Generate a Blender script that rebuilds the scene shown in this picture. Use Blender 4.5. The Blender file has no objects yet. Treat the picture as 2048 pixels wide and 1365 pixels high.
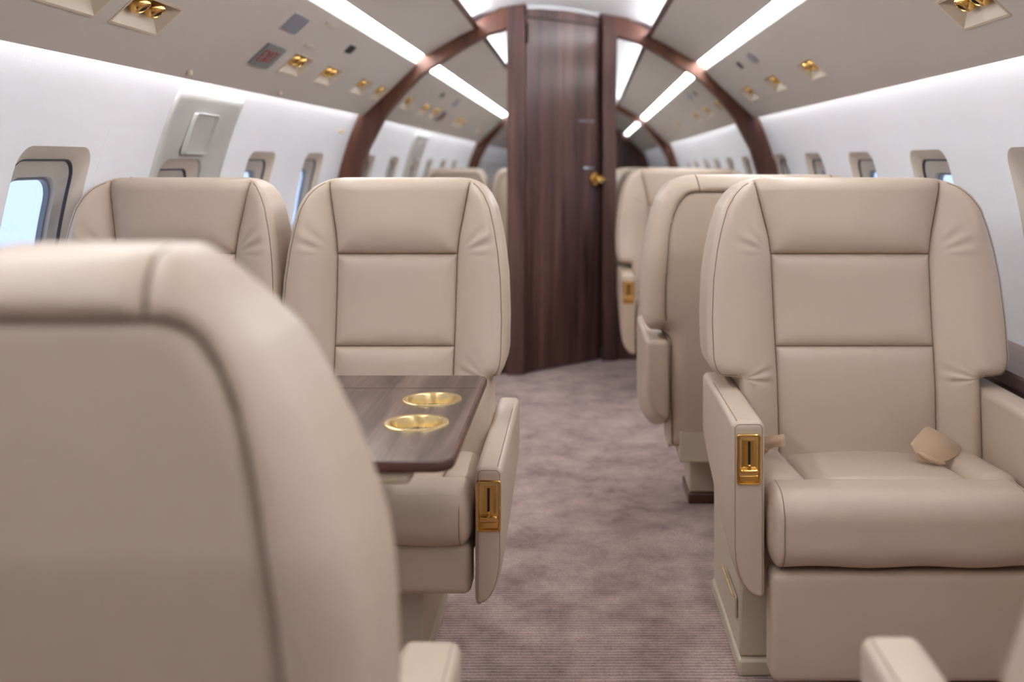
import bpy, math, random
import numpy as np
from mathutils import Vector, Matrix
random.seed(4)
C = bpy.context.scene.collection
S = bpy.context.scene
PI = math.pi

# ------------------------------------------------------------------ camera
CX, CZ, F = 0.058, 1.06, 2000.0
cam_d = bpy.data.cameras.new('camera')
cam = bpy.data.objects.new('camera', cam_d); C.objects.link(cam)
cam.location = (CX, 0, CZ); cam.rotation_euler = (PI/2, 0, 0)
cam_d.sensor_width = 36; cam_d.lens = 36*F/2048
cam_d.shift_x = -130/2048; cam_d.shift_y = -(682.5-320)/2048
cam_d.clip_start = 0.05; cam_d.clip_end = 200
cam_d.dof.use_dof = True; cam_d.dof.focus_distance = 2.05; cam_d.dof.aperture_fstop = 2.4
S.camera = cam
# ------------------------------------------------------------------ world, sun, exposure
w = bpy.data.worlds.new('sky'); S.world = w; w.use_nodes = True
bg = w.node_tree.nodes['Background']; bg.inputs[0].default_value = (0.62, 0.76, 1.0, 1); bg.inputs[1].default_value = 0.58
S.view_settings.view_transform = 'Standard'; S.view_settings.look = 'None'
S.view_settings.exposure = 1.40; S.view_settings.gamma = 1; S.view_settings.use_curve_mapping = False
S.cycles.max_bounces = 8; S.cycles.diffuse_bounces = 5; S.cycles.glossy_bounces = 4
S.cycles.use_denoising = True
S.cycles.sample_clamp_indirect = 6
L_STRIP, L_COVE, L_DOME = 9.0, 9.5, 7.0

# ------------------------------------------------------------------ materials
def hexl(r, g, b):
    f = lambda c: (c/255/12.92) if c/255 <= 0.04045 else ((c/255+0.055)/1.055)**2.4
    return (f(r), f(g), f(b), 1)
def mat(name, col, rough=0.5, metal=0.0, spec=0.5, coat=0.0, emis=None, estr=0.0, sheen=0.0):
    m = bpy.data.materials.new(name); m.use_nodes = True
    p = m.node_tree.nodes['Principled BSDF']
    p.inputs['Base Color'].default_value = col; p.inputs['Roughness'].default_value = rough
    p.inputs['Metallic'].default_value = metal; p.inputs['Specular IOR Level'].default_value = spec
    p.inputs['Coat Weight'].default_value = coat; p.inputs['Sheen Weight'].default_value = sheen
    if emis: p.inputs['Emission Color'].default_value = emis; p.inputs['Emission Strength'].default_value = estr
    return m
def nodes(m): return m.node_tree.nodes, m.node_tree.links, m.node_tree.nodes['Principled BSDF']
def noise_bump(m, scale, strength, dist=0.001, detail=3, col_var=0.0, var_scale=3.0, stretch=(1,1,1)):
    N, L, p = nodes(m)
    tc = N.new('ShaderNodeTexCoord'); mp = N.new('ShaderNodeMapping'); mp.inputs['Scale'].default_value = stretch
    L.new(tc.outputs['Object'], mp.inputs[0])
    n = N.new('ShaderNodeTexNoise'); n.inputs['Scale'].default_value = scale; n.inputs['Detail'].default_value = detail
    L.new(mp.outputs[0], n.inputs['Vector'])
    b = N.new('ShaderNodeBump'); b.inputs['Strength'].default_value = strength; b.inputs['Distance'].default_value = dist
    L.new(n.outputs['Fac'], b.inputs['Height']); L.new(b.outputs[0], p.inputs['Normal'])
    if col_var:
        n2 = N.new('ShaderNodeTexNoise'); n2.inputs['Scale'].default_value = var_scale; n2.inputs['Detail'].default_value = 3
        L.new(tc.outputs['Object'], n2.inputs['Vector'])
        c = p.inputs['Base Color'].default_value[:]
        r = N.new('ShaderNodeValToRGB')
        r.color_ramp.elements[0].position = 0.3; r.color_ramp.elements[1].position = 0.7
        r.color_ramp.elements[0].color = tuple(x*(1-col_var) for x in c[:3])+(1,)
        r.color_ramp.elements[1].color = tuple(min(1, x*(1+col_var)) for x in c[:3])+(1,)
        L.new(n2.outputs['Fac'], r.inputs[0]); L.new(r.outputs[0], p.inputs['Base Color'])
    return m
M = {}
M['leather'] = noise_bump(mat('cream_leather', hexl(192, 173, 155), 0.42, spec=0.42), 420, 0.12, 0.001, 2, 0.035, 3.5)
M['leather_dark'] = mat('seam_thread', hexl(118, 98, 80), 0.7)  # back-seam thread, darkened to paint the shade in the seam valleys
M['stitch'] = mat('tonal_stitching', hexl(140, 120, 100), 0.7)
M['shell'] = noise_bump(mat('cream_moulding', hexl(196, 182, 162), 0.45), 200, 0.05, 0.0005)
M['panel'] = noise_bump(mat('pale_grey_panel', hexl(190, 182, 174), 0.55, spec=0.3), 160, 0.06, 0.0006, 3, 0.02, 1.2)
M['wall'] = noise_bump(mat('white_wall_lining', hexl(229, 230, 233), 0.6, spec=0.3), 120, 0.2, 0.0012, 4, 0.02, 1.6)
M['dome'] = mat('white_ceiling_lining', hexl(236, 237, 238), 0.5, spec=0.3)
M['reveal'] = mat('window_surround_plastic', hexl(202, 190, 176), 0.4)
M['hatch'] = mat('hatch_plastic', hexl(186, 185, 179), 0.3)
M['gasket'] = mat('black_gasket', hexl(62, 64, 72), 0.5)
M['gold'] = noise_bump(mat('polished_gold', (0.80, 0.50, 0.16, 1), 0.16, 1.0), 60, 0.02, 0.0005)
M['brass'] = noise_bump(mat('brushed_brass', (0.78, 0.60, 0.30, 1), 0.28, 1.0), 60, 0.05, 0.0005, 2, stretch=(1, 40, 1))
M['black'] = mat('black_slot', (0.006, 0.006, 0.006, 1), 0.5)
M['grey'] = mat('grey_plastic', hexl(128, 130, 140), 0.35)
M['grey_sign'] = mat('sign_grey', hexl(122, 126, 124), 0.4)
M['red'] = mat('sign_red', hexl(168, 30, 30), 0.4)
M['mirror'] = mat('mirror_glass', (0.90, 0.92, 0.92, 1), 0.0, 1.0)
M['chrome'] = mat('brushed_aluminium', (0.75, 0.76, 0.78, 1), 0.25, 1.0)
M['strap'] = noise_bump(mat('tan_webbing', hexl(190, 162, 134), 0.6, sheen=0.2), 900, 0.4, 0.001, 2, stretch=(1, 0.1, 1))
M['led'] = mat('strip_diffuser', (1, 1, 1, 1), 0.5, emis=(0.93, 0.97, 1.0, 1), estr=L_STRIP)
M['cove'] = mat('cove_lamp', (1, 1, 1, 1), 0.5, emis=(0.93, 0.95, 1.0, 1), estr=L_COVE)
M['domelamp'] = mat('ceiling_cove_lamp', (1, 1, 1, 1), 0.5, emis=(0.93, 0.95, 1.0, 1), estr=L_DOME)
M['led_rear'] = mat('strip_diffuser_dimmed', (1, 1, 1, 1), 0.5, emis=(0.93, 0.97, 1.0, 1), estr=L_STRIP*.28)
M['cove_rear'] = mat('cove_lamp_dimmed', (1, 1, 1, 1), 0.5, emis=(0.93, 0.95, 1.0, 1), estr=L_COVE*.3)
M['domelamp_rear'] = mat('ceiling_cove_lamp_dimmed', (1, 1, 1, 1), 0.5, emis=(0.93, 0.95, 1.0, 1), estr=L_DOME*.3)
M['dark'] = mat('dark_backing', hexl(30, 26, 26), 0.8)

def wood(name, axis, dark, mid, light, rough=0.3, sc=1.0, coat=0.3):
    m = mat(name, mid, rough, coat=coat, spec=0.4); N, L, p = nodes(m)
    p.inputs['Coat Roughness'].default_value = 0.28
    tc = N.new('ShaderNodeTexCoord'); mp = N.new('ShaderNodeMapping')
    s = [7*sc]*3; s['xyz'.index(axis)] = 0.35*sc; mp.inputs['Scale'].default_value = s
    L.new(tc.outputs['Object'], mp.inputs[0])
    n = N.new('ShaderNodeTexNoise'); n.inputs['Scale'].default_value = 2.2; n.inputs['Detail'].default_value = 6
    n.inputs['Roughness'].default_value = 0.62; n.inputs['Distortion'].default_value = 0.35
    L.new(mp.outputs[0], n.inputs['Vector'])
    mp2 = N.new('ShaderNodeMapping'); s2 = [90*sc]*3; s2['xyz'.index(axis)] = 2.0*sc; mp2.inputs['Scale'].default_value = s2
    L.new(tc.outputs['Object'], mp2.inputs[0])
    n2 = N.new('ShaderNodeTexNoise'); n2.inputs['Scale'].default_value = 1.5; n2.inputs['Detail'].default_value = 3
    L.new(mp2.outputs[0], n2.inputs['Vector'])
    r = N.new('ShaderNodeValToRGB'); e = r.color_ramp.elements
    e[0].position = 0.33; e[0].color = dark; e[1].position = 0.72; e[1].color = light
    x = e.new(0.5); x.color = mid
    L.new(n.outputs['Fac'], r.inputs[0])
    mx = N.new('ShaderNodeMix'); mx.data_type = 'RGBA'; mx.blend_type = 'MULTIPLY'; mx.inputs[0].default_value = 0.45
    r2 = N.new('ShaderNodeValToRGB'); r2.color_ramp.elements[0].position = 0.35; r2.color_ramp.elements[1].position = 0.6
    r2.color_ramp.elements[0].color = (0.45, 0.42, 0.42, 1)
    L.new(n2.outputs['Fac'], r2.inputs[0]); L.new(r.outputs[0], mx.inputs[6]); L.new(r2.outputs[0], mx.inputs[7])
    L.new(mx.outputs[2], p.inputs['Base Color'])
    return m
M['wood'] = wood('walnut_upright', 'z', hexl(54, 37, 37), hexl(92, 64, 59), hexl(124, 91, 80), 0.38, coat=0.12)
M['wood_arch'] = wood('walnut_arch', 'z', hexl(72, 41, 32), hexl(98, 58, 43), hexl(122, 76, 56), 0.38, sc=0.7, coat=0.1)
M['wood_table'] = wood('walnut_table', 'y', hexl(50, 36, 33), hexl(96, 75, 67), hexl(134, 112, 100), 0.32, sc=2.6, coat=0.2)
M['wood_edge'] = wood('walnut_edge', 'x', hexl(58, 32, 26), hexl(84, 50, 42), hexl(104, 66, 56), 0.25)
M['wood_ledge'] = wood('walnut_ledge', 'y', hexl(80, 58, 54), hexl(112, 86, 80), hexl(138, 112, 104), 0.3)

def carpet():
    m = mat('mauve_carpet', hexl(150, 128, 122), 0.95, spec=0.1, sheen=0.5); N, L, p = nodes(m)
    tc = N.new('ShaderNodeTexCoord')
    n = N.new('ShaderNodeTexNoise'); n.inputs['Scale'].default_value = 7; n.inputs['Detail'].default_value = 8; n.inputs['Roughness'].default_value = 0.75
    L.new(tc.outputs['Object'], n.inputs['Vector'])
    r = N.new('ShaderNodeValToRGB'); e = r.color_ramp.elements
    e[0].position = 0.33; e[0].color = hexl(132, 98, 95); e[1].position = 0.68; e[1].color = hexl(232, 202, 190)
    L.new(n.outputs['Fac'], r.inputs[0])
    wv = N.new('ShaderNodeTexWave'); wv.bands_direction = 'Y'; wv.inputs['Scale'].default_value = 26
    wv.inputs['Distortion'].default_value = 0.6; wv.inputs['Detail'].default_value = 2; wv.inputs['Detail Scale'].default_value = 6
    L.new(tc.outputs['Object'], wv.inputs['Vector'])
    n3 = N.new('ShaderNodeTexNoise'); n3.inputs['Scale'].default_value = 170; n3.inputs['Detail'].default_value = 2
    L.new(tc.outputs['Object'], n3.inputs['Vector'])
    mx = N.new('ShaderNodeMix'); mx.data_type = 'RGBA'; mx.blend_type = 'MULTIPLY'; mx.inputs[0].default_value = 0.8
    r2 = N.new('ShaderNodeValToRGB'); r2.color_ramp.elements[0].position = 0.1; r2.color_ramp.elements[1].position = 0.6
    r2.color_ramp.elements[0].color = (0.62, 0.58, 0.58, 1)
    L.new(wv.outputs['Fac'], r2.inputs[0]); L.new(r.outputs[0], mx.inputs[6]); L.new(r2.outputs[0], mx.inputs[7])
    mx2 = N.new('ShaderNodeMix'); mx2.data_type = 'RGBA'; mx2.blend_type = 'MULTIPLY'; mx2.inputs[0].default_value = 0.75
    r3 = N.new('ShaderNodeValToRGB'); r3.color_ramp.elements[0].position = 0.35; r3.color_ramp.elements[1].position = 0.6
    r3.color_ramp.elements[0].color = (0.6, 0.6, 0.6, 1)
    L.new(n3.outputs['Fac'], r3.inputs[0]); L.new(mx.outputs[2], mx2.inputs[6]); L.new(r3.outputs[0], mx2.inputs[7])
    L.new(mx2.outputs[2], p.inputs['Base Color'])
    b = N.new('ShaderNodeBump'); b.inputs['Strength'].default_value = 0.7; b.inputs['Distance'].default_value = 0.004
    ad = N.new('ShaderNodeMath'); ad.operation = 'ADD'
    L.new(wv.outputs['Fac'], ad.inputs[0]); L.new(n3.outputs['Fac'], ad.inputs[1])
    L.new(ad.outputs[0], b.inputs['Height']); L.new(b.outputs[0], p.inputs['Normal'])
    return m
M['carpet'] = carpet()
def glass():
    m = bpy.data.materials.new('window_glass'); m.use_nodes = True; N = m.node_tree.nodes; L = m.node_tree.links
    N.remove(N['Principled BSDF']); o = N['Material Output']
    t = N.new('ShaderNodeBsdfTransparent'); t.inputs[0].default_value = (0.93, 0.96, 1, 1)
    g = N.new('ShaderNodeBsdfGlossy'); g.inputs['Roughness'].default_value = 0.02
    mx = N.new('ShaderNodeMixShader'); mx.inputs[0].default_value = 0.06
    L.new(t.outputs[0], mx.inputs[1]); L.new(g.outputs[0], mx.inputs[2]); L.new(mx.outputs[0], o.inputs[0])
    return m
M['glass'] = glass()

# ------------------------------------------------------------------ mesh helpers
class MB:
    def __init__(s): s.v = []; s.f = []
    def add(s, vs, fs):
        o = len(s.v); s.v += [tuple(map(float, p)) for p in vs]; s.f += [tuple(i+o for i in f) for f in fs]; return s
    def box(s, x0, x1, y0, y1, z0, z1):
        return s.add([(x0,y0,z0),(x1,y0,z0),(x1,y1,z0),(x0,y1,z0),(x0,y0,z1),(x1,y0,z1),(x1,y1,z1),(x0,y1,z1)],
                     [(0,3,2,1),(4,5,6,7),(0,1,5,4),(1,2,6,5),(2,3,7,6),(3,0,4,7)])
    def grid(s, P, closed=False):               # P[i][j]
        n, m = len(P), len(P[0]); vs = [p for r in P for p in r]; fs = []
        for i in range(n-1):
            for j in range(m if closed else m-1):
                k = (j+1) % m; fs.append((i*m+j, i*m+k, (i+1)*m+k, (i+1)*m+j))
        return s.add(vs, fs)
    def tube(s, pts, r, n=8, close=False):
        P = [Vector(p) for p in pts]; R = []; up = None; N_ = len(P)
        for i, p in enumerate(P):
            a = P[(i-1) % N_] if (close or i) else P[0]; b = P[(i+1) % N_] if (close or i < N_-1) else P[-1]
            t = (b-a).normalized() if (b-a).length > 1e-9 else Vector((0, 0, 1))
            if up is None: up = t.orthogonal().normalized()
            up = (up - t*up.dot(t)); up = up.normalized() if up.length > 1e-6 else t.orthogonal().normalized()
            q = t.cross(up); rr = r[i] if isinstance(r, (list, tuple)) else r
            R.append([p + up*math.cos(2*PI*k/n)*rr + q*math.sin(2*PI*k/n)*rr for k in range(n)])
        if close: R.append(R[0])
        s.grid(R, True)
        if not close:
            o = len(s.v)
            s.f.append(tuple(range(o-n, o))); s.f.append(tuple(reversed(range(o-n*N_, o-n*N_+n))))
        return s
    def lathe(s, prof, n=32, mtx=None):
        P = [[(Vector((r*math.cos(2*PI*k/n), r*math.sin(2*PI*k/n), z))) for k in range(n)] for r, z in prof]
        if mtx is not None: P = [[mtx @ p for p in row] for row in P]
        return s.grid(P, True)
    def prism(s, poly, fn0, fn1):               # poly 2D, fn maps to 3D at both ends
        n = len(poly); vs = [fn0(*p) for p in poly]+[fn1(*p) for p in poly]
        fs = [(i, (i+1) % n, n+(i+1) % n, n+i) for i in range(n)]
        return s.add(vs, fs+[tuple(reversed(range(n))), tuple(range(n, 2*n))])
    def rbox(s, x0, x1, y0, y1, z0, z1, r, n=10, fn=None):
        h = Vector(((x1-x0)/2, (y1-y0)/2, (z1-z0)/2)); c = Vector(((x0+x1)/2, (y0+y1)/2, (z0+z1)/2))
        r = min(r, h.x, h.y, h.z)
        def samp(hh):
            k = 5; a = [-hh + r*(1-math.cos(PI/2*i/k))*1.0 for i in range(k+1)]
            a = [-hh + r*i/k for i in range(k)]
            m = [-(hh-r) + 2*(hh-r)*i/n for i in range(n+1)]
            b = [(hh-r)+r*(i+1)/k for i in range(k)]
            return a+m+b
        ax = [samp(h.x), samp(h.y), samp(h.z)]
        for d in range(3):
            u, v = (d+1) % 3, (d+2) % 3
            for sg in (-1, 1):
                P = []
                for a in ax[u]:
                    row = []
                    for b in ax[v]:
                        p = Vector((0, 0, 0)); p[d] = sg*h[d]; p[u] = a; p[v] = b
                        q = Vector([max(-(h[i]-r), min(h[i]-r, p[i])) for i in range(3)])
                        dd = p-q; p2 = q + dd.normalized()*r if dd.length > 1e-9 else p
                        if fn: p2 = Vector(fn(p2, h))
                        row.append(p2+c)
                    P.append(row if sg > 0 else row)
                if sg < 0: P = P[::-1]
                s.grid(P)
        return s
def build(name, mb, m, parent=None, smooth=True, angle=35, bevel=0, seg=2, weld=False, **props):
    me = bpy.data.meshes.new(name); me.from_pydata(mb.v, [], mb.f)
    if weld:
        import bmesh
        bm = bmesh.new(); bm.from_mesh(me); bmesh.ops.remove_doubles(bm, verts=bm.verts, dist=1e-5)
        bmesh.ops.recalc_face_normals(bm, faces=bm.faces); bm.to_mesh(me); bm.free()
    me.materials.append(m if not isinstance(m, str) else M[m])
    if smooth:
        me.shade_smooth(); me.set_sharp_from_angle(angle=math.radians(angle))
    o = bpy.data.objects.new(name, me); C.objects.link(o)
    if parent: o.parent = parent
    if bevel:
        b = o.modifiers.new('b', 'BEVEL'); b.width = bevel; b.segments = seg; b.limit_method = 'ANGLE'; b.angle_limit = math.radians(40)
    for k, v in props.items(): o[k] = v
    return o
def thing(name, label, cat, loc=(0,0,0), rz=0, group=None, kind=None):
    o = bpy.data.objects.new(name, None); C.objects.link(o); o.location = loc; o.rotation_euler = (0, 0, rz)
    o.empty_display_size = 0.1
    if label: o['label'] = label
    if cat: o['category'] = cat
    if group: o['group'] = group
    if kind: o['kind'] = kind
    return o
def copy_tree(o, parent=None):
    c = o.copy(); C.objects.link(c); c.parent = parent
    for ch in [x for x in bpy.data.objects if x.parent == o and x.name != c.name]: copy_tree(ch, c)
    return c

# ------------------------------------------------------------------ cabin shell
YF, YB = 5.42, -5.95                          # front and back ends of the shell
DL, DR = 4.95, 5.30                           # left and right partition planes
PW = [(1.12,0.0),(1.15,0.3),(1.16,0.6),(1.15,0.8),(1.12,0.97),(1.085,1.1),(1.025,1.26),(0.962,1.385)]
_pz = np.array([p[1] for p in PW]); _px = np.array([p[0] for p in PW])
_cf = np.polyfit(_pz, _px, 4)
def half(z): return float(np.polyval(_cf, z))
def wallp(side, y, z, off=0.0): return (side*(half(z)-off), y, z)
def rrect(hw, hh, r, n):                      # rounded-rectangle perimeter, n points a quarter, aligned with square perimeter
    pts = []
    for q in range(4):
        for i in range(n):
            t = .5-.5*math.cos(PI*i/n)
            # square perimeter param
            a = [(-1+2*t, -1), (1, -1+2*t), (1-2*t, 1), (-1, 1-2*t)][q]
            x, y = a[0]*hw, a[1]*hh
            cx, cy = max(-(hw-r), min(hw-r, x)), max(-(hh-r), min(hh-r, y))
            d = math.hypot(x-cx, y-cy)
            if d > 1e-9 and (abs(x) > hw-r and abs(y) > hh-r): x, y = cx+(x-cx)/d*r, cy+(y-cy)/d*r
            pts.append((x, y))
    return pts
def sqr(y0, y1, z0, z1, n):
    pts = []
    for q in range(4):
        for i in range(n):
            t = .5-.5*math.cos(PI*i/n); a = [(t, 0), (1, t), (1-t, 1), (0, 1-t)][q]
            pts.append((y0+(y1-y0)*a[0], z0+(z1-z0)*a[1]))
    return pts
WIN = {-1: [4.40, 3.67, 2.92, 2.22, 1.47, 0.73, -1.1, -1.83, -2.56, -3.3, -4.03, -4.76],
        1: [5.12, 4.40, 3.67, 2.965, 2.26, 1.47, 0.73, -1.1, -1.83, -2.56, -3.3, -4.03, -4.76]}
WHW, WHH, WZ = 0.158, 0.20, 0.89
def wz(side, y): return WZ-0.028 if (side < 0 and abs(y-2.92) < .01) else WZ
def wall(side):
    mb = MB(); Z0, Z1 = 0.64, 1.14
    lo = [0, 0.15, 0.3, 0.45, 0.56, Z0]; hi = [Z1, 1.18, 1.22, 1.26, 1.3, 1.34, 1.385]
    for zs in (lo, hi):
        ys = np.linspace(YB, YF, 24)
        mb.grid([[wallp(side, y, z) for y in ys] for z in zs])
    prev = YB
    for y in sorted(WIN[side]):
        c0, c1 = y-0.20, y+0.20
        if c0 > prev: mb.grid([[wallp(side, yy, z) for yy in np.linspace(prev, c0, 3)] for z in np.linspace(Z0, Z1, 9)])
        n = 20; A = sqr(c0, c1, Z0, Z1, n); B = [(y+a, wz(side, y)+b) for a, b in rrect(WHW, WHH, 0.05, n)]
        P = [[wallp(side, a[0]*(1-t)+b[0]*t, a[1]*(1-t)+b[1]*t) for a, b in zip(A, B)] for t in (0, .35, .7, .92, 1)]
        mb.grid(P, True); prev = c1
    mb.grid([[wallp(side, yy, z) for yy in np.linspace(prev, YF, 3)] for z in np.linspace(Z0, Z1, 9)])
    nm = 'wall_left' if side < 0 else 'wall_right'
    return build(nm, mb, 'wall', angle=60, weld=True, kind='structure', label=('white curved cabin side wall on the window side of the paired seats' if side < 0 else 'white curved cabin side wall beside the single seats'))
wl = wall(-1); wr = wall(1)
wn = 0
for side in (-1, 1):
    for y in WIN[side]:
        wn += 1; zc = wz(side, y)
        root = thing('window_%d' % wn, None, None, (side*half(zc), y, zc), 0, kind='structure'); bx = side*half(zc)
        def ring(hw, hh, r, off, n=20):
            return [(side*(half(zc+b)-off)-bx, a, b) for a, b in rrect(hw, hh, r, n)]
        f = MB().grid([ring(WHW, WHH, .05, 0), ring(WHW-.004, WHH-.004, .05, -.003), ring(WHW-.020, WHH-.024, .048, -.018), ring(WHW-.024, WHH-.028, .048, -.022)], True)
        build('window_frame', f, 'reveal', root, angle=60)
        g = MB().grid([ring(WHW-.024, WHH-.028, .048, -.022), ring(WHW-.027, WHH-.031, .046, -.022), ring(WHW-.029, WHH-.033, .045, -.028)], True)
        build('gasket', g, 'gasket', root, angle=50)
        f2 = MB().grid([ring(WHW-.029, WHH-.033, .045, -.028), ring(WHW-.034, WHH-.042, .05, -.034), ring(WHW-.050, WHH-.068, .055, -.040), ring(WHW-.052, WHH-.070, .055, -.062)], True)
        build('outer_surround', f2, 'reveal', root, angle=50)
        k = ring(WHW-.027, WHH-.031, .046, -.027); p = MB().add(k+[(k[0][0], 0, 0)], [(i, (i+1) % len(k), len(k)) for i in range(len(k))])
        build('inner_pane', p, 'glass', root, smooth=False)
        g3 = MB().grid([ring(WHW-.051, WHH-.069, .055, -.050), ring(WHW-.057, WHH-.075, .052, -.050), ring(WHW-.057, WHH-.075, .052, -.062)], True)
        build('pane_seal', g3, 'grey', root, angle=50)
        k = ring(WHW-.051, WHH-.069, .055, -.060); p = MB().add(k+[(k[0][0], 0, 0)], [(i, (i+1) % len(k), len(k)) for i in range(len(k))])
        build('outer_pane', p, 'glass', root, smooth=False)

floor = build('floor', MB().box(-1.13, 1.13, YB, YF+1.2, -0.05, 0), 'carpet', kind='structure', smooth=False, label='ribbed mauve carpet running down the aisle')

def sweep(pts, y0, y1, side, n=2):
    return [[(side*x, y, z) for x, z in pts] for y in np.linspace(y0, y1, n)]
# service panel plane P0 -> P1
P0, P1 = (0.968, 1.303), (0.729, 1.528)
def psu(side, t, y, d=0.0):                    # t up the slope; d depth into the panel (away from the aisle)
    x = P0[0]+(P1[0]-P0[0])*t; z = P0[1]+(P1[1]-P0[1])*t
    L_ = math.hypot(P1[0]-P0[0], P1[1]-P0[1]); nx, nz = -(P0[1]-P1[1])/L_, -(P1[0]-P0[0])/L_   # outward
    return (side*(x+nx*d), y, z+nz*d)
def tt(side, px, py):                          # pixel of the photo -> (t, y) on the slope
    dx = abs(px-1154)/F; dz = (320-py)/F; s = CX*(-side)
    # a = y*dx ; z = CZ + y*dz ; on line
    # x_world = a - s ; solve (x-P0x)/(P1x-P0x) = (z-P0z)/(P1z-P0z)
    ex, ez = P1[0]-P0[0], P1[1]-P0[1]
    y = (ez*(P0[0]+s) - ex*(P0[1]-CZ))/(ez*dx - ex*dz)
    return ((CZ+y*dz)-P0[1])/ez, y
PITS = {-1: [2.20, 3.37, 3.80, 4.38, 4.78, 1.90, 0.5, -1.5, -2.6, -4.0],
         1: [2.10, 3.54, 4.18, 4.80, 0.6, -1.5, -2.6, -4.0]}
NOZ = {-1: {2.20: 2, 3.37: 2, 3.80: 2}, 1: {3.54: 2, 2.10: 2}}
T0, T1 = 0.21, 0.47
for side, nm in ((-1, 'trim_1'), (1, 'trim_2')):
    mb = MB(); ys = sorted(PITS[side]); br = [YB]
    for y in ys: br += [y-.115, y+.115]
    br.append(YF)
    for i in range(len(br)-1):
        for (a, b) in ((0, T0), (T0, T1), (T1, 1)):
            if i % 2 == 1 and a == T0: continue
            mb.grid([[psu(side, a, br[i]), psu(side, b, br[i])], [psu(side, a, br[i+1]), psu(side, b, br[i+1])]])
    mb.grid(sweep([(0.968, 1.303), (0.985, 1.287), (0.994, 1.279), (0.997, 1.280), (0.994, 1.290), (0.975, 1.315), (0.975, 1.45), (0.76, 1.60)], YB, YF, side))
    mb.grid(sweep([(0.729, 1.528), (0.728, 1.534), (0.736, 1.546), (0.745, 1.552)], YB, YF, side))
    build(nm, mb, 'panel', angle=25, kind='structure', label='sloping pale grey overhead service panel over the '+('paired' if side < 0 else 'single')+' seats')

# ceiling: centre dome, two side panels and backing
cz = MB()
dome = [(-0.47,1.735),(-0.465,1.765),(-0.42,1.785),(-0.36,1.80),(-0.28,1.815),(-0.14,1.838),(0,1.846)]
dome = dome + [(-x, z) for x, z in dome[-2::-1]]
cz.grid([[(x, y, z) for x, z in dome] for y in np.linspace(YB, YF, 12)])
ceil = build('ceiling', cz, 'dome', angle=60, kind='structure', label='white domed centre strip of the ceiling')
for side in (-1, 1):
    mb = MB().grid(sweep([(0.752,1.62),(0.745,1.60),(0.70,1.592),(0.692,1.574),(0.688,1.572),(0.60,1.625),(0.52,1.671),(0.448,1.706),(0.452,1.73),(0.70,1.62)], YB, YF, side, 4))
    build('side_panel', mb, 'panel', ceil, angle=25)
    mb = MB().grid(sweep([(0.448,1.705),(0.425,1.713),(0.425,1.722),(0.452,1.735),(0.472,1.736)], YB, YF, side, 4))
    build('wood_lip', mb, 'wood_edge', ceil, angle=25)

# lamps
BAYS = [(-5.75, -0.50, 'behind the nearer wooden arch'), (-0.34, None, '')]
for side in (-1, 1):
    D = DL if side < 0 else DR
    sd = 'paired' if side < 0 else 'single'
    for (y0, y1) in ((-0.34, D-.04), (-5.75, -0.50)):
        where = ('before the mirror' if y1 > 0 else 'in the rear bay')
        mb = MB().grid(sweep([(0.745, 1.552), (0.736, 1.5525), (0.697, 1.5725), (0.699, 1.585), (0.740, 1.566)], y0, y1, side))
        rear_ = y1 < 0
        build('light_strip', mb, 'led_rear' if rear_ else 'led', smooth=False, label='long glowing strip light above the %s seats %s' % (sd, where), category='light', group='ceiling strip lights')
        mb = MB().grid(sweep([(0.978, 1.325), (0.985, 1.325), (0.985, 1.345), (0.978, 1.345)], y0, y1, side))
        build('cove_light', mb, 'cove_rear' if rear_ else 'cove', smooth=False, label='hidden cove light beside the %s seats %s' % (sd, where), category='light', group='side wall cove lights')
        mb = MB().grid(sweep([(0.448, 1.738), (0.462, 1.738), (0.462, 1.750), (0.448, 1.746)], y0, y1, side))
        build('dome_light', mb, 'domelamp_rear' if rear_ else 'domelamp', smooth=False, label='hidden ceiling light above the %s seats %s' % (sd, where), category='light', group='ceiling cove lights')

# arches
INN = [(1.02,0.0),(1.05,0.5),(1.045,0.8),(1.0137,0.973),(0.974,1.112),(0.89,1.273),(0.80,1.385),(0.712,1.476),(0.667,1.510),(0.603,1.548),(0.49,1.617),(0.378,1.679),(0.2835,1.706),(0.14,1.73),(0.0,1.74)]
OUT = [(1.13,0.0),(1.165,0.5),(1.155,0.8),(1.125,0.973),(1.09,1.112),(1.03,1.26),(0.90,1.41),(0.80,1.50),(0.74,1.555),(0.65,1.62),(0.55,1.68),(0.45,1.73),(0.30,1.82),(0.14,1.85),(0.0,1.86)]
def clip_poly(pts, xmin):
    out = []
    for i, p in enumerate(pts):
        if p[0] >= xmin: out.append(p)
        else:
            q = pts[i-1]; t = (q[0]-xmin)/(q[0]-p[0]); out.append((xmin, q[1]+(p[1]-q[1])*t)); break
    return out
def arch(name, label, side, y0, y1, xmin):
    a = clip_poly(INN, xmin); b = clip_poly(OUT, xmin); n = min(len(a), len(b)); a, b = a[:n], b[:n]
    mb = MB()
    ch = [(p[0]+(q[0]-p[0])*.42, p[1]+(q[1]-p[1])*.42) for p, q in zip(a, b)]
    sec = []
    for p, c, q in zip(a, ch, b):
        sec.append([(side*p[0], y1, p[1]), (side*p[0], y0+.012, p[1]), (side*(p[0]+(c[0]-p[0])*.1), y0, p[1]+(c[1]-p[1])*.1), (side*c[0], y0, c[1]), (side*q[0], y0+.0, q[1]), (side*q[0], y1, q[1])])
    mb.grid(sec, False)
    mb.grid([[s_[-1], s_[0]] for s_ in sec])
    for s_ in (sec[0], sec[-1]): mb.add(s_, [tuple(range(6))])
    return build(name, mb, 'wood_arch', angle=20, kind='structure', label=label, weld=True)
XL, XR = -0.286, 0.265
arch('trim_3', 'walnut arch half framing the mirror behind the paired seats', -1, DL-.03, DL+.03, 0.27)
arch('trim_4', 'walnut arch half framing the mirror behind the single seats', 1, DR-.03, DR+.03, 0.25)
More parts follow.
